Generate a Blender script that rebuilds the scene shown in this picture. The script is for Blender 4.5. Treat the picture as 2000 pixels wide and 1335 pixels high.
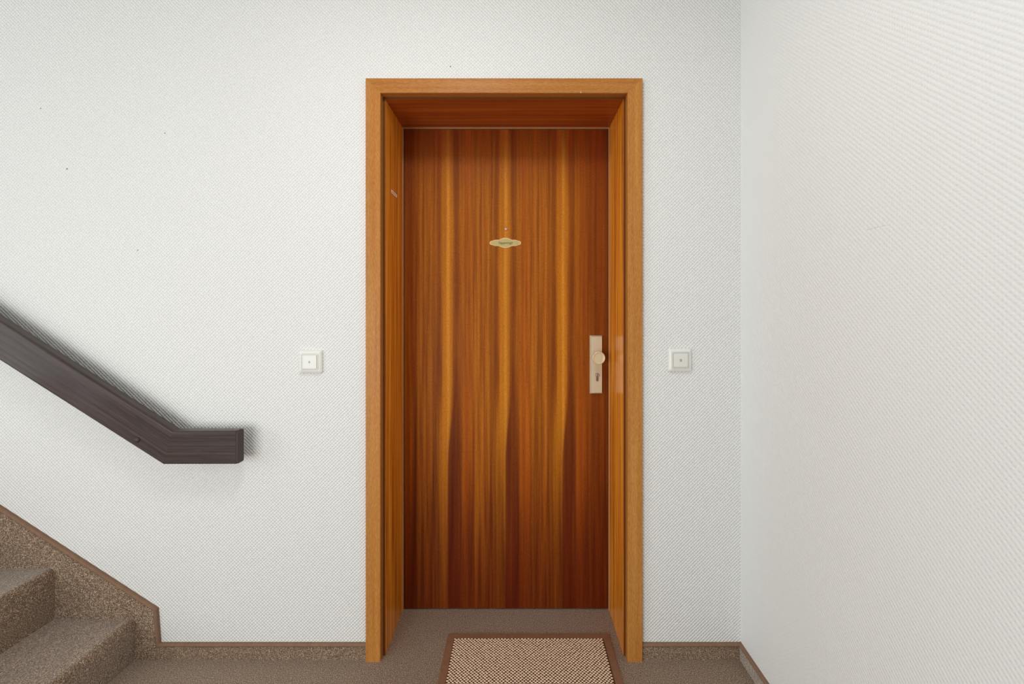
import bpy, bmesh, math, random
from mathutils import Vector, Matrix
random.seed(7)
PI = math.pi
for o in list(bpy.data.objects):
    bpy.data.objects.remove(o)
sc = bpy.context.scene
COL = sc.collection

# ------------------------------------------------------------------ camera, world, light, exposure
D = 1.55            # camera to the door wall
H = 1.225           # camera height
cam_d = bpy.data.cameras.new('camera')
cam = bpy.data.objects.new('camera', cam_d)
COL.objects.link(cam)
cam.location = (0, -D, H)
cam.rotation_euler = (PI/2, 0, 0)
cam_d.sensor_fit = 'HORIZONTAL'
cam_d.sensor_width = 36.0
cam_d.lens = 36.0*851/2000
cam_d.shift_x = -0.005
cam_d.shift_y = -0.0278
cam_d.clip_start = 0.02
sc.camera = cam
sc.view_settings.view_transform = 'Standard'
sc.view_settings.look = 'None'
sc.view_settings.exposure = -0.20
sc.view_settings.gamma = 1.0
sc.view_settings.use_curve_mapping = False

w = bpy.data.worlds.new('world'); sc.world = w
w.use_nodes = True
nt = w.node_tree
bg = nt.nodes['Background']
sky = nt.nodes.new('ShaderNodeTexSky')
sky.sky_type = 'HOSEK_WILKIE'
sky.turbidity = 6.0
sky.sun_direction = (0.3, 0.6, 0.7)
nt.links.new(sky.outputs[0], bg.inputs[0])
bg.inputs[1].default_value = 0.6

def area(name, loc, target, sx, sy, power, color=(1, 1, 1)):
    d = bpy.data.lights.new(name, 'AREA')
    d.shape = 'RECTANGLE'; d.size = sx; d.size_y = sy
    d.energy = power; d.color = color
    o = bpy.data.objects.new(name, d); COL.objects.link(o)
    o.location = loc
    o.rotation_euler = (Vector(target)-Vector(loc)).to_track_quat('-Z', 'Y').to_euler()
    return o
# daylight entering through the tall stairwell window in the far left wall (the stairwell is open upwards there)
WIN_Y0, WIN_Y1, WIN_Z0, WIN_Z1 = -3.10, -1.70, 0.35, 2.60
area('window_daylight', (-4.12, (WIN_Y0+WIN_Y1)/2, (WIN_Z0+WIN_Z1)/2), (0, (WIN_Y0+WIN_Y1)/2, (WIN_Z0+WIN_Z1)/2),
     WIN_Y1-WIN_Y0, WIN_Z1-WIN_Z0, 40, (0.93, 0.975, 1.0))
# added frontal fill, set in a made-up low window behind the viewer
W2_X0, W2_X1, W2_Z0, W2_Z1 = -2.70, -0.90, 0.10, 1.60
area('rear_fill_light', ((W2_X0+W2_X1)/2, -3.25, (W2_Z0+W2_Z1)/2), ((W2_X0+W2_X1)/2, 0, (W2_Z0+W2_Z1)/2),
     W2_X1-W2_X0, W2_Z1-W2_Z0, 66, (0.975, 0.98, 0.965))
area('stairwell_fill_light', (-3.05, -1.75, 4.22), (-2.6, -1.4, 0), 1.3, 1.7, 10, (0.93, 0.965, 1.0))  # added fill from above for stairs and floor; the skylight is made up
area('overhead_fill_light', (-0.25, -1.05, 2.54), (-0.25, -1.05, 0), 0.34, 0.34, 11.5, (0.99, 0.985, 0.95))  # added lamp, makes the header's shadow on the door and lifts the floor

# ------------------------------------------------------------------ helpers
def tag(o, label=None, cat=None, group=None, kind=None):
    if label: o['label'] = label
    if cat: o['category'] = cat
    if group: o['group'] = group
    if kind: o['kind'] = kind
    return o

def empty(name, loc=(0, 0, 0)):
    o = bpy.data.objects.new(name, None); COL.objects.link(o)
    o.location = loc; o.empty_display_size = 0.05
    return o

def obj(name, bm, mats, parent=None, smooth=False, loc=None):
    """link a bmesh built in world coordinates as ONE object; its origin is put at loc (default: parent's place)"""
    me = bpy.data.meshes.new(name)
    bmesh.ops.recalc_face_normals(bm, faces=bm.faces)
    bm.to_mesh(me); bm.free()
    if not isinstance(mats, (list, tuple)): mats = [mats]
    for m in mats: me.materials.append(m)
    if smooth:
        for p in me.polygons: p.use_smooth = True
    o = bpy.data.objects.new(name, me); COL.objects.link(o)
    chain = Vector((0, 0, 0)); p = parent
    while p is not None:
        chain += p.location; p = p.parent
    if parent is not None: o.parent = parent
    if loc is not None:
        me.transform(Matrix.Translation(-Vector(loc)))
        o.location = Vector(loc)-chain
    else:
        me.transform(Matrix.Translation(-chain))
    return o

def box(bm, x0, x1, y0, y1, z0, z1, bevel=0.0, seg=2, mat=0):
    b = bmesh.new()
    bmesh.ops.create_cube(b, size=1.0)
    for v in b.verts:
        v.co = Vector(((x0+x1)/2+v.co.x*(x1-x0), (y0+y1)/2+v.co.y*(y1-y0), (z0+z1)/2+v.co.z*(z1-z0)))
    if bevel > 0:
        bmesh.ops.bevel(b, geom=list(b.edges), offset=bevel, segments=seg, profile=0.5, affect='EDGES')
    merge(bm, b, mat)

def merge(bm, b, mat=0):
    m = {}
    for v in b.verts: m[v] = bm.verts.new(v.co)
    for f in b.faces:
        try:
            nf = bm.faces.new([m[v] for v in f.verts]); nf.material_index = mat; nf.smooth = f.smooth
        except ValueError: pass
    b.free()

def loft(bm, rings, mat=0, cap0=True, cap1=True, smooth=False):
    vs = [[bm.verts.new(p) for p in r] for r in rings]
    n = len(vs[0])
    for a, b in zip(vs, vs[1:]):
        for i in range(n):
            f = bm.faces.new((a[i], a[(i+1) % n], b[(i+1) % n], b[i])); f.material_index = mat; f.smooth = smooth
    if cap0: bm.faces.new(list(reversed(vs[0]))).material_index = mat
    if cap1: bm.faces.new(vs[-1]).material_index = mat

def sweep(bm, path, prof, segs=None, mat=0, smooth=False):
    """sweep a profile [(offset along the mitre normal, y)] along a path [(x, z)] in the wall plane"""
    n = len(path)
    P = [Vector((p[0], p[1])) for p in path]
    nor = []
    for a, b in zip(P, P[1:]):
        d = (b-a).normalized(); nor.append(Vector((-d.y, d.x)))
    st = []
    for i in range(n):
        if i == 0: m = nor[0]
        elif i == n-1: m = nor[-1]
        else:
            s = (nor[i-1]+nor[i]).normalized(); m = s/s.dot(nor[i])
        st.append([(P[i].x+m.x*o, y, P[i].y+m.y*o) for o, y in prof])
    if segs is None: loft(bm, st, mat, smooth=smooth)
    else:
        a, b = segs
        loft(bm, st[a:b+1], mat, smooth=smooth)

def rrect(hx, hz, r, n=5):
    pts = []
    for cx, cz, a0 in ((1, 1, 0), (-1, 1, 90), (-1, -1, 180), (1, -1, 270)):
        for k in range(n+1):
            a = math.radians(a0+90*k/n)
            pts.append((cx*(hx-r)+r*math.cos(a), cz*(hz-r)+r*math.sin(a)))
    return pts

def rr_loft(bm, cx, cz, spec, mat=0):
    """spec: list of (half_x, half_z, corner radius, y[, dx])"""
    loft(bm, [[(cx+(s[4] if len(s) > 4 else 0)+px, s[3], cz+pz) for px, pz in rrect(s[0], s[1], s[2])] for s in spec], mat)

def lathe(bm, cx, cz, prof, n=40, mat=0, smooth=True):
    """prof: list of (radius, y); axis along y"""
    loft(bm, [[(cx+r*math.cos(2*PI*k/n), y, cz+r*math.sin(2*PI*k/n)) for k in range(n)] for r, y in prof], mat, smooth=smooth)

# ------------------------------------------------------------------ materials
def s2l(c):
    return tuple(((v/255)/12.92 if v/255 <= 0.04045 else ((v/255+0.055)/1.055)**2.4) for v in c)

class M:
    def __init__(s, name):
        s.m = bpy.data.materials.new(name); s.m.use_nodes = True
        s.t = s.m.node_tree; s.b = s.t.nodes['Principled BSDF']
    def n(s, t, **k):
        nd = s.t.nodes.new(t)
        for a, v in k.items(): setattr(nd, a, v)
        return nd
    def l(s, a, b): s.t.links.new(a, b)
    def put(s, sock, v):
        if isinstance(v, bpy.types.NodeSocket): s.l(v, sock)
        else: sock.default_value = v
    def math(s, op, a, b=0.0, c=0.0, clamp=False):
        nd = s.n('ShaderNodeMath', operation=op, use_clamp=clamp)
        s.put(nd.inputs[0], a); s.put(nd.inputs[1], b); s.put(nd.inputs[2], c)
        return nd.outputs[0]
    def sstep(s, v, a, b, lo=0.0, hi=1.0):
        nd = s.n('ShaderNodeMapRange', interpolation_type='SMOOTHSTEP', clamp=True)
        s.put(nd.inputs[0], v); s.put(nd.inputs[1], a); s.put(nd.inputs[2], b)
        s.put(nd.inputs[3], lo); s.put(nd.inputs[4], hi)
        return nd.outputs[0]
    def mix(s, f, a, b, mode='MIX'):
        nd = s.n('ShaderNodeMix', data_type='RGBA', blend_type=mode)
        s.put(nd.inputs[0], f)
        s.put(nd.inputs[6], a if isinstance(a, bpy.types.NodeSocket) else (*a, 1))
        s.put(nd.inputs[7], b if isinstance(b, bpy.types.NodeSocket) else (*b, 1))
        return nd.outputs[2]
    def coord(s):
        tc = s.n('ShaderNodeTexCoord'); return tc.outputs['Object']
    def sep(s, v):
        nd = s.n('ShaderNodeSeparateXYZ'); s.l(v, nd.inputs[0]); return nd.outputs
    def comb(s, x, y, z):
        nd = s.n('ShaderNodeCombineXYZ'); s.put(nd.inputs[0], x); s.put(nd.inputs[1], y); s.put(nd.inputs[2], z); return nd.outputs[0]
    def mapping(s, v, scale=(1, 1, 1), loc=(0, 0, 0), rot=(0, 0, 0)):
        nd = s.n('ShaderNodeMapping'); s.l(v, nd.inputs[0])
        nd.inputs[1].default_value = loc; nd.inputs[2].default_value = rot; nd.inputs[3].default_value = scale
        return nd.outputs[0]
    def noise(s, v, scale, detail=3.0, rough=0.5, dist=0.0):
        nd = s.n('ShaderNodeTexNoise'); s.l(v, nd.inputs['Vector'])
        nd.inputs['Scale'].default_value = scale; nd.inputs['Detail'].default_value = detail
        nd.inputs['Roughness'].default_value = rough; nd.inputs['Distortion'].default_value = dist
        return nd.outputs['Fac']
    def ramp(s, f, stops, interp='LINEAR'):
        nd = s.n('ShaderNodeValToRGB'); s.put(nd.inputs[0], f)
        cr = nd.color_ramp; cr.interpolation = interp
        while len(cr.elements) < len(stops): cr.elements.new(0.5)
        for e, (p, c) in zip(cr.elements, stops):
            e.position = p; e.color = (*c, 1)
        return nd.outputs[0]
    def bump(s, h, dist, strength=1.0):
        nd = s.n('ShaderNodeBump'); s.l(h, nd.inputs['Height'])
        nd.inputs['Distance'].default_value = dist; nd.inputs['Strength'].default_value = strength
        s.l(nd.outputs[0], s.b.inputs['Normal'])
    def out(s, color=None, rough=0.5, metal=0.0, spec=0.5, coat=0.0, coat_rough=0.1):
        if color is not None:
            s.put(s.b.inputs['Base Color'], color if isinstance(color, bpy.types.NodeSocket) else (*color, 1))
        s.put(s.b.inputs['Roughness'], rough); s.b.inputs['Metallic'].default_value = metal
        s.b.inputs['Specular IOR Level'].default_value = spec
        s.b.inputs['Coat Weight'].default_value = coat; s.b.inputs['Coat Roughness'].default_value = coat_rough
        return s.m

def plain(name, srgb, rough=0.5, metal=0.0, spec=0.5, grain=0.0):
    m = M(name)
    v = m.coord()
    f = m.noise(v, 60, 2)
    c = s2l(srgb)
    lo = tuple(x*(0.95-grain) for x in c); hi = tuple(min(1, x*(1.03+grain)) for x in c)
    return m.out(m.mix(f, lo, hi), rough, metal, spec)

def wallpaper(name, srgb, depth, specks=(), scratch=None):
    m = M(name)
    v = m.coord(); o = m.sep(v)
    s = m.math('ADD', o[0], o[1])
    P = 0.0124
    wob = m.noise(v, 35, 2)
    s2 = m.math('MULTIPLY_ADD', wob, 0.0013, s)
    z2 = m.math('MULTIPLY_ADD', m.noise(m.mapping(v, loc=(3, 1, 5)), 30, 2), 0.0013, o[2])
    a = m.math('COSINE', m.math('MULTIPLY', s2, 2*PI/P))
    b = m.math('COSINE', m.math('MULTIPLY', z2, 2*PI/P))
    h = m.math('MULTIPLY_ADD', m.math('MULTIPLY', a, b), -0.5, 0.5)
    h = m.math('MULTIPLY', m.math('POWER', h, 2.0), -1.0)             # small pits between the strands
    h = m.math('ADD', h, m.math('MULTIPLY', m.noise(v, 420, 2), 0.12))
    m.bump(h, depth, 1.0)
    big = m.noise(v, 1.3, 2)
    c = s2l(srgb)
    col = m.mix(big, tuple(x*0.985 for x in c), tuple(min(1, x*1.015) for x in c))
    for (sx, sz, r) in specks:
        dx = m.math('SUBTRACT', o[0], sx); dz = m.math('SUBTRACT', o[2], sz)
        d = m.math('SQRT', m.math('ADD', m.math('MULTIPLY', dx, dx), m.math('MULTIPLY', dz, dz)))
        k = m.sstep(d, r*0.5, r, 0.75, 0.0)
        col = m.mix(k, col, s2l((90, 85, 80)))
    if scratch:
        y0, y1, zc = scratch
        k = m.math('MULTIPLY', m.sstep(o[1], y0, y0+0.01), m.math('SUBTRACT', 1.0, m.sstep(o[1], y1-0.01, y1)))
        dz = m.math('ABSOLUTE', m.math('SUBTRACT', o[2], zc))
        k = m.math('MULTIPLY', k, m.sstep(dz, 0.0006, 0.0018, 1.0, 0.0))
        k = m.math('MULTIPLY', k, m.sstep(m.noise(v, 200, 1), 0.4, 0.6, 0.05, 0.28))
        col = m.mix(k, col, s2l((100, 95, 90)))
    return m.out(col, 0.62, 0, 0.3)

def carpet(name, tint=(1, 1, 1)):
    m = M(name)
    v = m.coord()
    f = m.noise(v, 400, 2, 0.6)
    g = m.noise(m.mapping(v, loc=(7, 3, 1)), 170, 2, 0.5)
    def T(c): return tuple(a*b for a, b in zip(s2l(c), tint))
    c = m.ramp(f, [(0.30, T((52, 38, 27))), (0.45, T((112, 88, 67))), (0.55, T((146, 120, 96))), (0.66, T((230, 206, 178)))])
    c = m.mix(m.sstep(g, 0.45, 0.7, 0, 0.35), c, T((84, 64, 46)))
    h = m.math('ADD', f, g)
    m.bump(h, 0.003, 0.7)
    m.b.inputs['Sheen Weight'].default_value = 0.75
    m.b.inputs['Sheen Roughness'].default_value = 0.4
    return m.out(c, 0.9, 0, 0.15)

def wood(name, axis, stops, fine=0.5, rough=0.35, coat=0.0, stripe=60, rot_y=0.0, off=(0, 0, 0), bumpd=0.0002, fz=0.03):
    """grain runs along axis 'x' or 'z'"""
    m = M(name)
    v = m.coord()
    if rot_y: v = m.mapping(v, rot=(0, rot_y, 0))
    sc_l = {'x': (0.02, 1, 1), 'z': (1, 1, 0.02)}[axis]
    sc_f = {'x': (fz, 1, 1), 'z': (1, 1, fz)}[axis]
    st = m.noise(m.mapping(v, sc_l, off), stripe, 3, 0.55)
    fi = m.noise(m.mapping(v, sc_f, off), 520, 2, 0.6)
    f = m.math('ADD', m.math('MULTIPLY', st, 1.0-fine*0.4), m.math('MULTIPLY', fi, fine*0.4))
    c = m.ramp(f, stops)
    m.bump(fi, bumpd, 0.6)
    return m.out(c, rough, 0, 0.2, coat, 0.15)

def k(c, g): return tuple(min(1, x*g) for x in s2l(c))

mat_wall = wallpaper('woven_wallpaper', (233, 234, 232), 0.0024,
                     specks=[(-0.237, 2.103, .0035), (-1.601, 1.739, .004), (-1.695, 1.954, .003), (-1.253, 1.866, .003), (-1.35, 1.45, .003)])
mat_wall_r = wallpaper('woven_wallpaper_side', (236, 238, 237), 0.0007, scratch=(-0.622, -0.554, 1.4155))
mat_ceil = plain('ceiling_paint', (236, 236, 232), 0.8)
mat_carpet = carpet('brown_speckled_carpet')
mat_bind = plain('carpet_binding_tape', (132, 104, 84), 0.75, 0, 0.2, 0.15)
mat_case = wood('casing_veneer_upright', 'z', [(0.30, k((160, 100, 42), .95)), (0.5, k((187, 125, 59), .95)), (0.68, k((204, 149, 80), .95))], 1.3, 0.42, 0.0, 50, fz=0.16)
mat_case_h = wood('casing_veneer_level', 'x', [(0.30, k((152, 92, 37), .95)), (0.5, k((179, 116, 54), .95)), (0.68, k((196, 140, 74), .95))], 1.3, 0.42, 0.0, 50, fz=0.16)
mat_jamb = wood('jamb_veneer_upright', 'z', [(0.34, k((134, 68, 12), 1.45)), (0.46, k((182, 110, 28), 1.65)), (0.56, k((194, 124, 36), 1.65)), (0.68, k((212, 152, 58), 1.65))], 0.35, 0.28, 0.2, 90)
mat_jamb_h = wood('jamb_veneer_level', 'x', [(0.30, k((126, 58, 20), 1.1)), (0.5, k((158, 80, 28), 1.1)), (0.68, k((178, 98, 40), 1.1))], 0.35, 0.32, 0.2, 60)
mat_rebate = plain('dark_brown_rebate', (112, 60, 24), 0.5, 0, 0.2, 0.1)  # darker brown of the strip over the jamb front
mat_stop = plain('pale_edge_strip', (186, 134, 92), 0.5)
mat_rail = wood('dark_stained_rail', 'x', [(0.30, k((58, 44, 41), .62)), (0.5, k((84, 70, 66), .62)), (0.70, k((106, 92, 88), .62))], 0.8, 0.36, 0.15, 90, bumpd=0.0006)
mat_rail_s = wood('dark_stained_rail_slope', 'x', [(0.30, k((58, 44, 41), .62)), (0.5, k((84, 70, 66), .62)), (0.70, k((108, 92, 88), .62))], 0.8, 0.36, 0.15, 90, rot_y=-math.atan(0.637), bumpd=0.0006)
mat_rail_end = plain('dark_end_grain', (66, 54, 50), 0.55, 0, 0.4, 0.1)
mat_nickel = plain('champagne_satin_metal', (218, 205, 178), 0.36, 0.3, 0.5)
mat_knob = plain('champagne_knob_metal', (224, 210, 174), 0.33, 0.3, 0.5)
mat_steel = plain('bright_lock_steel', (205, 190, 180), 0.2, 1.0)
mat_cyl = plain('lock_cylinder_metal', (150, 122, 104), 0.3, 0.9)
mat_dark = plain('dark_slot', (40, 32, 28), 0.6)
mat_plastic = plain('white_switch_plastic', (230, 230, 224), 0.35)
mat_plastic_b = plain('white_button_plastic', (226, 226, 220), 0.35)
mat_sym = plain('grey_symbol_print', (90, 90, 82), 0.5)
mat_gold = plain('pale_gold_rim', (232, 192, 130), 0.4, 0.2)
mat_olive = plain('olive_gold_plate', (190, 176, 116), 0.4, 0.2)
mat_ink = plain('dark_engraving', (70, 62, 30), 0.6)
mat_paper = plain('white_sticker_paper', (255, 246, 236), 0.6)
mat_mat_edge = plain('brown_mat_border', (136, 98, 74), 0.75, 0, 0.25, 0.15)
mat_mat_dark = plain('dark_brown_mat_weave', (92, 58, 38), 0.9, 0, 0.1, 0.2)
mat_mat_light = plain('beige_mat_loops', (250, 218, 190), 0.85, 0, 0.15, 0.1)
mat_brass = plain('peephole_metal', (190, 150, 120), 0.3, 0.9)
mat_lens = plain('peephole_lens', (225, 195, 185), 0.1, 0.0, 0.8)
mat_glass = M('window_glass')
mat_glass.b.inputs['Transmission Weight'].default_value = 1.0
mat_glass = mat_glass.out((1, 1, 1), 0.0)
mat_white = plain('white_window_paint', (235, 235, 230), 0.4)

def door_veneer():
    m = M('book_matched_door_veneer')
    v = m.coord(); o = m.sep(v)           # origin: middle of the leaf's foot
    P = 0.2375
    warp = m.noise(m.mapping(v, (1, 1, 0.12)), 5.5, 2)
    x = m.math('ADD', o[0], m.math('MULTIPLY', m.math('SUBTRACT', warp, 0.5), 0.012))
    x = m.math('ADD', x, P*4.5+0.001)
    u = m.math('SUBTRACT', m.math('MODULO', x, P), P/2)          # -P/2 .. P/2, bright streak at 0
    z = o[2]
    e = m.sstep(z, 0.60, 0.98, -0.004, 0.021)                    # right edge of the pale figure tapers downwards
    gl0 = m.sstep(z, 0.5, 1.0, -0.066, -0.032)
    gl1 = m.sstep(z, 0.5, 1.0, -0.026, -0.018)
    sharp = m.sstep(z, 0.55, 1.0, 0.003, 0.010)
    G = m.math('MULTIPLY', m.sstep(u, gl0, gl1), m.math('SUBTRACT', 1.0, m.sstep(u, m.math('SUBTRACT', e, sharp), e)))
    dkw = m.sstep(z, 0.5, 1.0, 0.005, 0.008)
    d1 = m.sstep(z, 0.6, 1.25, 0.046, 0.038); d2 = m.sstep(z, 0.6, 1.25, 0.064, 0.054)
    Dk = m.math('MULTIPLY', m.sstep(u, e, m.math('ADD', e, dkw)), m.math('SUBTRACT', 1.0, m.sstep(u, d1, d2)))
    O = m.math('MULTIPLY', m.sstep(u, 0.052, 0.066), m.math('SUBTRACT', 1.0, m.sstep(u, 0.085, 0.112)))
    O = m.math('MULTIPLY', O, m.sstep(z, 0.5, 1.2, 0.75, 0.25))
    Ln = m.math('MULTIPLY', m.sstep(u, -0.054, -0.043), m.math('SUBTRACT', 1.0, m.sstep(u, -0.040, -0.029)))
    Ln = m.math('MULTIPLY', Ln, m.sstep(z, 0.7, 1.1, 0.0, 1.0))
    ln2 = m.math('MULTIPLY', m.sstep(u, -0.012, -0.002), m.math('SUBTRACT', 1.0, m.sstep(u, 0.000, 0.010)))
    ln2 = m.math('MULTIPLY', ln2, m.sstep(z, 0.45, 0.9, 0.3, 1.0))
    # ribbons that run the length of the leaf
    rib = m.noise(m.mapping(m.comb(u, 0.0, z), (1, 1, 0.022)), 75, 3, 0.55)
    rib2 = m.noise(m.mapping(v, (1, 1, 0.02), (4, 0, 2)), 30, 3, 0.6)
    fine = m.noise(m.mapping(v, (1, 1, 0.06), (1, 0, 0)), 480, 2, 0.65)
    fleck = m.noise(m.mapping(v, (1, 1, 0.33), (1, 5, 0)), 420, 1, 0.6)
    MID, GOLD, DARK, ORG = k((150, 82, 16), 1.12), k((182, 112, 22), 1.15), k((92, 36, 8), 1.1), k((164, 80, 14), 1.12)
    c = m.ramp(rib, [(0.30, k((124, 60, 12), 1.12)), (0.5, MID), (0.68, k((164, 96, 22), 1.15))])
    c = m.mix(O, c, ORG)
    gz = m.math('MULTIPLY', m.sstep(z, 0.2, 0.8, 0.35, 0.8), m.sstep(z, 0.9, 1.7, 1.0, 0.62))
    c = m.mix(m.math('MULTIPLY', G, gz), c, GOLD)
    c = m.mix(m.math('MULTIPLY', ln2, 0.35), c, k((216, 148, 56), 1.3))
    c = m.mix(m.math('MULTIPLY', Dk, m.math('MULTIPLY', m.sstep(z, 0.5, 1.1, 1.0, 0.62), m.sstep(rib2, 0.25, 0.75, 1.0, 0.72))), c, DARK)
    c = m.mix(m.math('MULTIPLY', Ln, 0.5), c, DARK)
    # redder heartwood towards edges, top and lower half; last two include painted shade
    ax = m.math('ABSOLUTE', m.math('ADD', m.math('ADD', o[0], 0.03), m.math('MULTIPLY', m.math('SUBTRACT', rib2, 0.5), 0.10)))
    ed = m.sstep(ax, 0.31, 0.40, 0.0, 0.65)
    c = m.mix(ed, c, k((104, 42, 8), 1.2))
    rw = m.math('SUBTRACT', rib2, 0.5)
    low = m.sstep(m.math('ADD', z, m.math('MULTIPLY', rw, 0.9)), 0.02, 0.90, 0.80, 0.0)
    c = m.mix(low, c, k((88, 24, 6), 1.0))
    top = m.sstep(m.math('ADD', z, m.math('MULTIPLY', rw, 0.35)), 1.70, 2.00, 0.0, 0.8)
    c = m.mix(top, c, k((108, 38, 6), 1.1))
    sh = m.math('MULTIPLY_ADD', rw, m.math('MULTIPLY_ADD', top, 1.6, 0.8), 1.0)
    sh = m.math('MULTIPLY', sh, m.math('MULTIPLY_ADD', m.math('SUBTRACT', rib, 0.5), m.math('MULTIPLY_ADD', low, 1.3, 0.2), 1.0))
    sh = m.math('MULTIPLY', sh, m.math('MULTIPLY_ADD', m.math('SUBTRACT', fine, 0.5), 0.65, 1.0))
    sh = m.math('MULTIPLY', sh, m.math('MULTIPLY_ADD', m.math('SUBTRACT', fleck, 0.5), 0.85, 1.0))
    c = m.mix(1.0, c, m.comb(sh, sh, sh), 'MULTIPLY')
    m.bump(fine, 0.00012, 0.5)
    return m.out(c, 0.5, 0, 0.12, 0.0, 0.2)
mat_door = door_veneer()

# ------------------------------------------------------------------ setting
XR = 0.796            # right wall
XL = -4.20            # far left wall with the stairwell window
YF = -3.30            # wall behind the camera
ZC = 2.62              # slab over the landing
ZT = 4.30              # top of the stairwell
XC = -1.05             # edge of the slab, open stairwell to its left
OXL, OXR, OZT = -0.502, 0.410, 2.021   # opening in the back wall

bm = bmesh.new()
box(bm, XL, OXL, 0, 0.34, 0, ZT); box(bm, OXR, XR, 0, 0.34, 0, ZT); box(bm, OXL, OXR, 0, 0.34, OZT, ZT)
box(bm, OXL, OXR, 0.315, 0.34, 0, OZT)
tag(obj('wall_back', bm, mat_wall), 'white woven-wallpaper wall around the brown wooden door', 'wall', kind='structure')
bm = bmesh.new(); box(bm, XR, XR+0.12, YF, 0.34, 0, ZT)
tag(obj('wall_right', bm, mat_wall_r), 'bright white woven-wallpaper side wall to the right of the door', 'wall', kind='structure')
bm = bmesh.new()
box(bm, XL-0.12, W2_X0, YF-0.12, YF, 0, ZT); box(bm, W2_X1, XR+0.12, YF-0.12, YF, 0, ZT)
box(bm, W2_X0, W2_X1, YF-0.12, YF, 0, W2_Z0); box(bm, W2_X0, W2_X1, YF-0.12, YF, W2_Z1, ZT)
tag(obj('wall_front', bm, mat_wall), 'white wall facing the door behind the viewer', 'wall', kind='structure')
bm = bmesh.new()
box(bm, XL-0.12, XL, YF, WIN_Y0, 0, ZT); box(bm, XL-0.12, XL, WIN_Y1, 0.34, 0, ZT)
box(bm, XL-0.12, XL, WIN_Y0, WIN_Y1, 0, WIN_Z0); box(bm, XL-0.12, XL, WIN_Y0, WIN_Y1, WIN_Z1, ZT)
tag(obj('wall_left', bm, mat_wall), 'white far wall with the stairwell window', 'wall', kind='structure')
bm = bmesh.new(); box(bm, XC, XR, YF, 0, ZC, ZC+0.22)
for c in ((XL-0.12, -3.75, YF-0.12, 0.34), (-2.35, XR+0.12, YF-0.12, 0.34), (-3.75, -2.35, YF-0.12, -2.65), (-3.75, -2.35, -0.85, 0.34)):
    box(bm, *c, ZT, ZT+0.1)
tag(obj('ceiling', bm, mat_ceil), 'white ceiling slab over the landing and stairwell roof', 'ceiling', kind='structure')
bm = bmesh.new(); box(bm, XL-0.12, XR+0.12, YF-0.12, 0.34, -0.1, 0)
tag(obj('floor', bm, mat_carpet), 'brown speckled carpet floor in front of the door', 'floor', kind='structure')

def window(name, label, u0, u1, z0, z1, mapf):
    """mapf(u, d, z): u along the wall, d depth outwards"""
    a = mapf((u0+u1)/2, 0.06, z0)
    e = empty(name, a); tag(e, label, 'window', kind='structure')
    def bx(bm, ua, ub, da, db, za, zb):
        p, q = mapf(ua, da, za), mapf(ub, db, zb)
        box(bm, min(p[0], q[0]), max(p[0], q[0]), min(p[1], q[1]), max(p[1], q[1]), za, zb)
    bm = bmesh.new(); f = 0.06
    bx(bm, u0, u0+f, .03, .09, z0, z1); bx(bm, u1-f, u1, .03, .09, z0, z1)
    bx(bm, u0+f, u1-f, .03, .09, z0, z0+f); bx(bm, u0+f, u1-f, .03, .09, z1-f, z1)
    obj('window_frame', bm, mat_white, e)
    bm = bmesh.new(); bx(bm, u0+f, u1-f, .057, .063, z0+f, z1-f)
    obj('pane', bm, mat_glass, e)
window('window_1', 'tall white framed stairwell window in the far left wall', WIN_Y0, WIN_Y1, WIN_Z0, WIN_Z1, lambda u, d, z: (XL-d, u, z))
e = empty('added_skylight', (-3.05, -1.75, ZT)); tag(e, 'added flat white framed skylight, unseen, lighting stairs and floor', 'skylight', kind='structure')
bm = bmesh.new()
for c in ((-3.75, -3.69, -2.65, -0.85), (-2.41, -2.35, -2.65, -0.85), (-3.69, -2.41, -2.65, -2.59), (-3.69, -2.41, -0.91, -0.85)):
    box(bm, *c, ZT+0.02, ZT+0.08)
obj('window_frame', bm, mat_white, e)
bm = bmesh.new(); box(bm, -3.69, -2.41, -2.59, -0.91, ZT+0.045, ZT+0.055); obj('pane', bm, mat_glass, e)
window('added_rear_window', 'added low white framed window behind the viewer, for frontal fill', W2_X0, W2_X1, W2_Z0, W2_Z1, lambda u, d, z: (u, YF-d, z))

cl = empty('added_ceiling_lamp', (-0.25, -1.05, ZC)); tag(cl, 'added flat square white ceiling lamp, unseen, lighting the landing', 'lamp')
bm = bmesh.new(); box(bm, -0.45, -0.05, -1.25, -0.85, ZC-0.05, ZC, 0.008)
obj('added_lamp_housing', bm, mat_white, cl)

# ------------------------------------------------------------------ door frame
XIL, XIR, ZIT = -0.4807, 0.3888, 2.000     # casing inner edge
CW = 0.0525
fr = empty('trim_1', ((XIL+XIR)/2, 0, 0)); tag(fr, 'light brown veneered wooden door frame lining the recess', 'door frame', kind='structure')
path = [(XIL, 0), (XIL, ZIT), (XIR, ZIT), (XIR, 0)]
prof = [(0, 0.012), (0, -0.0165), (0.0015, -0.018), (CW-0.002, -0.018), (CW, -0.016), (CW, 0.0), (0.02, 0.0), (0.02, 0.012)]
for a, mt in ((0, mat_case), (1, mat_case_h), (2, mat_case)):
    bm = bmesh.new(); sweep(bm, path, prof, (a, a+1)); obj('casing', bm, mt, fr)
RV = 0.008; JY0, JY1 = 0.012, 0.2475
jp = [(XIL+RV, 0), (XIL+RV, ZIT-RV), (XIR-RV, ZIT-RV), (XIR-RV, 0)]
jprof = [(0, JY1), (0, JY0+0.0015), (0.0015, JY0), (0.028, JY0), (0.028, JY1)]
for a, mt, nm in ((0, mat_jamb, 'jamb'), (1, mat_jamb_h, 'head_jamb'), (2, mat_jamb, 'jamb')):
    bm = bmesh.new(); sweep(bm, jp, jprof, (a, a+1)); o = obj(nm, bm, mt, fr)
    if a == 0: jamb_left = o
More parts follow.
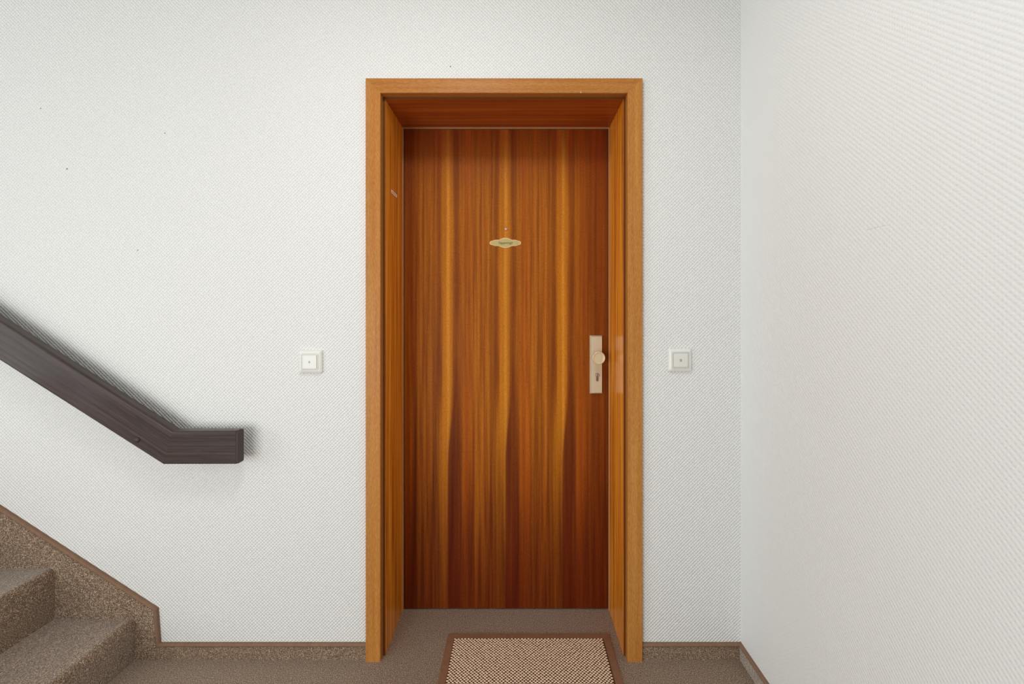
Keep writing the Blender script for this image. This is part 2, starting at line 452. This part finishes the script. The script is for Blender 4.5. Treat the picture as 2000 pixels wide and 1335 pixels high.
rprof = [(0.0004, JY0+0.002), (0.0004, JY0-0.0006), (RV+0.001, JY0-0.0006), (RV+0.001, JY0+0.002)]
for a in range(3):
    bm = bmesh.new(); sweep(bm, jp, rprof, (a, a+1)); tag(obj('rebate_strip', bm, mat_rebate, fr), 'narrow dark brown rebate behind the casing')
DY = 0.253
sp = [(XIL+RV+0.0045, 0), (XIL+RV+0.0045, ZIT-RV-0.005), (XIR-RV-0.0045, ZIT-RV-0.005), (XIR-RV-0.0045, 0)]
sprof = [(0.0012, 0.262), (0.0012, JY1+0.0005), (0.006, JY1+0.0005), (0.006, 0.262)]
for a in range(3):
    bm = bmesh.new(); sweep(bm, sp, sprof, (a, a+1)); tag(obj('edge_strip', bm, mat_stop, fr), 'thin pale edge strip around the door leaf')
bm = bmesh.new(); box(bm, 0.2225, 0.2245, -0.0186, -0.0178, 2.0000, 2.0040); box(bm, 0.2225, 0.2260, -0.0186, -0.0178, 2.0030, 2.0040)
tag(obj('paint_chip', bm, mat_white, fr), 'tiny white chip on the lower edge of the head casing')
# sticker on the left jamb
xs = XIL+RV+0.0006
bm = bmesh.new(); box(bm, xs-0.0005, xs, 0.087, 0.162, 1.679, 1.691)
stk = obj('sticker', bm, mat_paper, fr); tag(stk, 'small white printed sticker')
bm = bmesh.new()
yy = 0.094
while yy < 0.152:
    wd = random.choice((0.003, 0.004, 0.005)); box(bm, xs, xs+0.0003, yy, yy+wd, 1.6838, 1.6862); yy += wd+0.002
obj('print', bm, mat_sym, stk)

# ------------------------------------------------------------------ door
XD0, XD1, ZD = XIL+RV+0.0050, XIR-RV-0.0050, ZIT-RV-0.0055
XDC = (XD0+XD1)/2
door = empty('door_1', (XDC, DY, 0)); tag(door, 'closed reddish-brown wood veneer door with striped grain set deep in its frame', 'door', kind='structure')
bm = bmesh.new(); box(bm, XD0, XD1, DY, DY+0.042, 0.005, ZD, 0.0012, 1)
obj('leaf', bm, mat_door, door)
# lock plate
px, pz = 0.3256, 1.225-(711.5-612)/472.5
bm = bmesh.new()
rr_loft(bm, px, pz, [(0.0255, 0.120, 0.0015, DY), (0.0255, 0.120, 0.0015, DY-0.004), (0.0205, 0.1155, 0.0015, DY-0.0135, 0.0028), (0.0198, 0.1148, 0.001, DY-0.014, 0.0028)])
lp = obj('lock_plate', bm, mat_nickel, door); tag(lp, 'long champagne metal lock plate')
kx, kz = 0.3268, 1.047
bm = bmesh.new()
y0 = DY-0.014
lathe(bm, kx, kz, [(0.014, y0), (0.014, y0-0.004), (0.0105, y0-0.008), (0.0105, y0-0.026), (0.020, y0-0.032), (0.0250, y0-0.036), (0.0260, y0-0.040), (0.0260, y0-0.045), (0.0250, y0-0.0475), (0.0232, y0-0.0480), (0.0225, y0-0.0475), (0.010, y0-0.0490), (0.001, y0-0.0492)], 48)
tag(obj('knob', bm, mat_knob, lp), 'round champagne door knob')
cx, cz = 0.3288, 0.972
pts = []
for i in range(25):
    a = math.radians(-60+300*i/24); pts.append((cx+0.0085*math.cos(a), cz+0.0085*math.sin(a)))
for i in range(13):
    a = math.radians(180+180*i/12); pts.append((cx+0.0048*math.cos(a), cz-0.0200+0.0048*math.sin(a)))
bm = bmesh.new(); loft(bm, [[(x, y0+0.001, z) for x, z in pts], [(x, y0-0.0020, z) for x, z in pts]])
cyl = obj('lock_cylinder', bm, mat_cyl, lp)
bm = bmesh.new(); lathe(bm, cx, cz, [(0.0066, y0-0.0020), (0.0066, y0-0.0032), (0.0058, y0-0.0036)], 28); box(bm, cx-0.0012, cx+0.0012, y0-0.0040, y0-0.0036, cz-0.0052, cz+0.003, mat=1)
obj('keyway', bm, [mat_steel, mat_dark], cyl)
# name plate
nx, nz = (987-1010)/472.7, 1.225+(612-474.2)/472.7
def ornate(sx, sz):
    q = [(0.0655, 0.0), (0.0641, 0.0050), (0.0597, 0.0082), (0.0495, 0.0108), (0.0425, 0.0133), (0.0270, 0.0135), (0.0222, 0.0155), (0.0178, 0.0178), (0.0105, 0.0207), (0.0, 0.0214)]
    r = q+[(-x, z) for x, z in q[-2::-1]]
    r = r+[(x, -z) for x, z in r[-2:0:-1]]
    return [(x*sx, z*sz) for x, z in r]
yN = DY
bm = bmesh.new()
o0, o1 = ornate(1, 1), ornate(0.975, 0.94)
loft(bm, [[(nx+a, yN, nz+b) for a, b in o0], [(nx+a, yN-0.0018, nz+b) for a, b in o0], [(nx+a, yN-0.0026, nz+b) for a, b in o1]])
npl = obj('name_plate', bm, mat_gold, door); tag(npl, 'small ornate gold name plate')
o2 = ornate(0.925, 0.80)
bm = bmesh.new(); loft(bm, [[(nx+a, yN-0.0026, nz+b) for a, b in o2], [(nx+a, yN-0.0030, nz+b) for a, b in o2]])
obj('plate_field', bm, mat_olive, npl)
def text_mesh(name, body, size, loc, mat, parent, shear=0.0, ext=0.0002):
    cu = bpy.data.curves.new(name, 'FONT'); cu.body = body; cu.size = size; cu.align_x = 'CENTER'; cu.align_y = 'CENTER'
    cu.extrude = ext; cu.shear = shear
    tmp = bpy.data.objects.new(name+'_tmp', cu); COL.objects.link(tmp)
    dg = bpy.context.evaluated_depsgraph_get(); me = bpy.data.meshes.new_from_object(tmp.evaluated_get(dg))
    bpy.data.objects.remove(tmp)
    me.transform(Matrix.Rotation(PI/2, 4, 'X')); me.materials.append(mat)
    bm = bmesh.new(); bm.from_mesh(me); bmesh.ops.translate(bm, verts=bm.verts, vec=loc); bpy.data.meshes.remove(me)
    return obj(name, bm, mat, parent)
text_mesh('lettering', 'Sappmngt', 0.0150, (nx, yN-0.0032, nz), mat_ink, npl, 0.3)
# peephole
vx, vz = (988-1010)/472.7, 1.225+(612-447)/472.7
bm = bmesh.new(); lathe(bm, vx, vz, [(0.0068, DY), (0.0068, DY-0.002), (0.0060, DY-0.003), (0.0045, DY-0.003), (0.0042, DY-0.0015)], 28)
ph = obj('peephole', bm, mat_brass, door)
bm = bmesh.new(); lathe(bm, vx, vz, [(0.0043, DY-0.001), (0.0038, DY-0.0022), (0.0022, DY-0.0030), (0.0005, DY-0.0032)], 20)
obj('lens', bm, mat_lens, ph)

# ------------------------------------------------------------------ baseboards of carpet with a bound edge
BH, BT = 0.0455, 0.008
def bind_prof(w=0.0125, y_wall=-0.0003, y_out=-0.0125):
    pts = []
    for i in range(9):
        a = PI*i/8
        pts.append((w/2-w/2*math.cos(a), y_wall+(y_out-y_wall)*(0.35+0.65*math.sin(a))))
    return [(0, y_wall)]+pts+[(w, y_wall)]
def baseboard(name, x0, x1, label):
    e = empty(name, ((x0+x1)/2, 0, 0)); tag(e, label, 'baseboard', kind='structure')
    bm = bmesh.new(); box(bm, x0, x1, -BT, 0, 0, BH); obj('carpet_strip', bm, mat_carpet, e)
    bm = bmesh.new(); sweep(bm, [(x0, BH), (x1, BH)], bind_prof(), smooth=False); tag(obj('binding', bm, mat_bind, e, ), 'lighter brown bound edge')
    return e
baseboard('baseboard_left', -1.2775, XIL-CW, 'low brown carpet skirting between the stairs and the door frame')
baseboard('baseboard_back', XIR+CW, XR, 'short brown carpet skirting between door frame and right corner')
e = empty('baseboard_right', (XR, -1.6, 0)); tag(e, 'brown carpet skirting along the right side wall', 'baseboard', kind='structure')
bm = bmesh.new(); box(bm, XR-BT, XR, YF, -BT, 0, BH); obj('carpet_strip', bm, mat_carpet, e)
bp = bind_prof()
bm = bmesh.new(); loft(bm, [[(XR+y, yy, BH+o) for o, y in bp] for yy in (YF, -0.006)]); tag(obj('binding', bm, mat_bind, e), 'lighter brown bound edge')

# sloped skirting beside the stairs
e = empty('baseboard_stairs', (-1.264, 0, 0)); tag(e, 'sloped brown carpet skirting rising along the stairs', 'baseboard', kind='structure')
SL = 0.649
xe = -3.30
ztop = lambda x: 0.1812+SL*(-1.2757-x)
w_ = 0.0125
poly = [(-1.2775, 0.0), (-1.2775, 0.050), (-1.2865, 0.1725), (xe, ztop(xe)-w_/math.cos(math.atan(SL))), (xe, 0.0)]
bm = bmesh.new(); loft(bm, [[(x, -0.009, z) for x, z in poly], [(x, 0, z) for x, z in poly]]); obj('carpet_strip', bm, mat_carpet, e)
bm = bmesh.new()
ip = [(xe, ztop(xe)-w_/math.cos(math.atan(SL))), (-1.2865, 0.1735), (-1.2768, 0.0475)]
sweep(bm, ip, bind_prof(w_, -0.0003, -0.0140)); tag(obj('binding', bm, mat_bind, e), 'lighter brown bound edge')

# ------------------------------------------------------------------ stairs
RX = [-1.3534, -1.6375, -1.9216, -2.2057, -2.4898, -2.7739]
RZ = [0.1467, 0.3243, 0.5019, 0.6795, 0.8571]
st = empty('staircase', (-1.3534, -0.5, 0)); tag(st, 'carpeted brown stairs rising to the left below the handrail', 'stairs')
NR = 0.020
for i, zt in enumerate(RZ):
    x0, x1 = RX[i+1], RX[i]
    if i == len(RZ)-1: x0 = -3.0
    pts = [(x0, 0.0), (x1, 0.0)]
    nose = 0.004
    pts.append((x1+nose, zt-NR-0.012))
    for q in range(7):
        a = PI/2*q/6
        pts.append((x1+nose-NR+NR*math.cos(a), zt-NR+NR*math.sin(a)))
    pts.append((x0, zt))
    if i+1 < len(RZ): pts[-1] = (x0-0.0, zt)
    bm = bmesh.new(); loft(bm, [[(x, -1.05, z) for x, z in pts], [(x, -0.0095, z) for x, z in pts]])
    obj('step', bm, mat_carpet, st, loc=(x1, -0.5, 0))

# ------------------------------------------------------------------ handrail
SR = 0.637
YB, YFR, RH = -0.044, -0.080, 0.112
def rail_prof(h, y0, y1, r=0.007, r2=0.004, n=4):
    pts = []
    for (o, y, rr, a0) in ((0, y0, r2, 180), (0, y1, r2, 90), (h, y1, r, 0), (h, y0, r2, 270)):
        co = o+rr if o == 0 else o-rr
        cy = y-rr if y == y0 else y+rr
        # direction angles chosen per corner
        for q in range(n+1):
            t = PI/2*q/n
            if o == 0 and y == y0: d = (-math.sin(t), math.cos(t))
            elif o == 0: d = (-math.cos(t), -math.sin(t))
            elif y == y1: d = (math.sin(t), -math.cos(t))
            else: d = (math.cos(t), math.sin(t))
            pts.append((co+rr*d[0], cy+rr*d[1]))
    return pts
rp = [(-2.95, 0.7166+SR*(2.95-1.195)), (-1.195, 0.7166), (-0.949, 0.7170)]
hr = empty('handrail', (-1.195, 0, 0.7166)); tag(hr, 'dark brown wooden handrail fixed to the wall above the stairs', 'handrail')
pr = rail_prof(RH, YB, YFR)
bm = bmesh.new(); sweep(bm, rp, pr, (0, 1)); obj('sloped_rail', bm, mat_rail_s, hr)
bm = bmesh.new(); sweep(bm, rp, pr, (1, 2)); obj('level_end', bm, mat_rail, hr)
bm = bmesh.new()
cp = rail_prof(RH-0.001, YB-0.0002, YFR+0.0006, 0.008, 0.006)
sweep(bm, [(-0.949, 0.7176), (-0.9480, 0.7176)], [(o*0.985+0.0008, y*0.985-0.001) for o, y in cp], mat=1)
sweep(bm, [(-0.9480, 0.7176), (-0.9445, 0.7176)], cp)
tag(obj('end_cap', bm, [mat_rail_end, mat_dark], hr), 'dark end cap of the handrail')
sx_, sz_ = -1.2815, 0.7993
bm = bmesh.new(); lathe(bm, sx_, sz_, [(0.0098, YFR+0.001), (0.0098, YFR-0.001), (0.0085, YFR-0.004), (0.0052, YFR-0.0062), (0.0008, YFR-0.007)], 24)
obj('screw_cap', bm, mat_rail_end, hr)
for bx_ in (-1.2815, -2.05, -2.75):
    bz_ = 0.7993+SR*(-1.2815-bx_)
    bm = bmesh.new(); lathe(bm, bx_, bz_, [(0.022, 0.0), (0.022, -0.004), (0.009, -0.006), (0.009, YB)], 24)
    obj('wall_bracket', bm, mat_rail_end, hr)

# ------------------------------------------------------------------ wall push-buttons
def push_button(cx, cz, label, diamond):
    e = empty('push_button', (cx, 0, cz)); tag(e, label, 'push-button', 'wall push-buttons beside the door')
    bm = bmesh.new()
    rr_loft(bm, cx, cz, [(0.0415, 0.0410, 0.006, 0), (0.0415, 0.0410, 0.006, -0.004), (0.0395, 0.0390, 0.006, -0.008), (0.0325, 0.032, 0.005, -0.0115), (0.0300, 0.0295, 0.0045, -0.0118), (0.0300, 0.0295, 0.0045, -0.0090)])
    obj('frame', bm, mat_plastic, e)
    bm = bmesh.new()
    rr_loft(bm, cx, cz, [(0.0288, 0.0283, 0.004, -0.009), (0.0288, 0.0283, 0.004, -0.0122), (0.0282, 0.0277, 0.004, -0.0128), (0.0262, 0.0257, 0.004, -0.0128), (0.0262, 0.0257, 0.004, -0.0100)])
    obj('inner_frame', bm, mat_plastic_b, e)
    bm = bmesh.new()
    rr_loft(bm, cx, cz, [(0.0250, 0.0245, 0.0035, -0.010), (0.0250, 0.0245, 0.0035, -0.0140), (0.0240, 0.0235, 0.0035, -0.0150), (0.0200, 0.0195, 0.003, -0.0152)])
    bt = obj('button', bm, mat_plastic_b, e)
    n = 4 if diamond else 20
    r0, r1 = 0.0042, 0.0024
    bm = bmesh.new()
    ys = -0.0152
    A = [2*PI*i/n+PI/2 for i in range(n)]
    q = [[(cx+r*math.cos(a)*0.85, y, cz+r*math.sin(a)*(1.1)) for a in A] for r, y in ((r0, ys), (r0, ys-0.0003), (r1, ys-0.0003), (r1, ys))]
    loft(bm, q, cap0=False, cap1=False)
    obj('symbol', bm, mat_sym, bt)
push_button(-0.732, 1.054, 'square white wall push-button between the handrail and the door', True)
push_button(0.577, 1.060, 'square white wall push-button between the door and the right corner', False)

# ------------------------------------------------------------------ doormat
mx0, mx1, my0, my1 = -0.264, 0.352, -0.285, 0.115
dm = empty('doormat', ((mx0+mx1)/2, (my0+my1)/2, 0)); tag(dm, 'brown bordered doormat with beige woven dots lying in the doorway', 'doormat')
B = 0.0285
bm = bmesh.new()
ring = lambda i, z, r: [((mx0+mx1)/2+x, (my0+my1)/2+y, z) for x, y in rrect((mx1-mx0)/2-i, (my1-my0)/2-i, r, 3)]
loft(bm, [ring(0, 0, 0.006), ring(0.0005, 0.003, 0.006), ring(0.003, 0.0050, 0.005), ring(B-0.002, 0.0055, 0.003), ring(B, 0.0035, 0.003)])
obj('border', bm, mat_mat_edge, dm)
bm = bmesh.new()
box(bm, mx0+B-0.001, mx1-B+0.001, my0+B-0.001, my1-B+0.001, 0.0032, 0.0045, mat=0)
PM = 0.01245
j = 0; y = my1-B-0.003
while y > my0+B+0.003:
    x = mx0+B+0.004+(PM/2 if j % 2 else 0)
    while x < mx1-B-0.003:
        jx, jy = random.uniform(-.0006, .0006), random.uniform(-.0005, .0005)
        hx, hy, h = 0.0042, 0.0025, 0.0028+random.uniform(-.0004, .0004)
        r1 = [(x+jx+hx*math.cos(2*PI*q/8), y+jy+hy*math.sin(2*PI*q/8), 0.0044) for q in range(8)]
        r2 = [(x+jx+hx*.95*math.cos(2*PI*q/8), y+jy+hy*.95*math.sin(2*PI*q/8), 0.0044+h*.6) for q in range(8)]
        r3 = [(x+jx+hx*.5*math.cos(2*PI*q/8), y+jy+hy*.5*math.sin(2*PI*q/8), 0.0044+h) for q in range(8)]
        loft(bm, [r1, r2, r3], 1, cap0=False)
        x += PM
    y -= PM/2; j += 1
tag(obj('woven_pad', bm, [mat_mat_dark, mat_mat_light], dm), 'beige dotted woven middle')
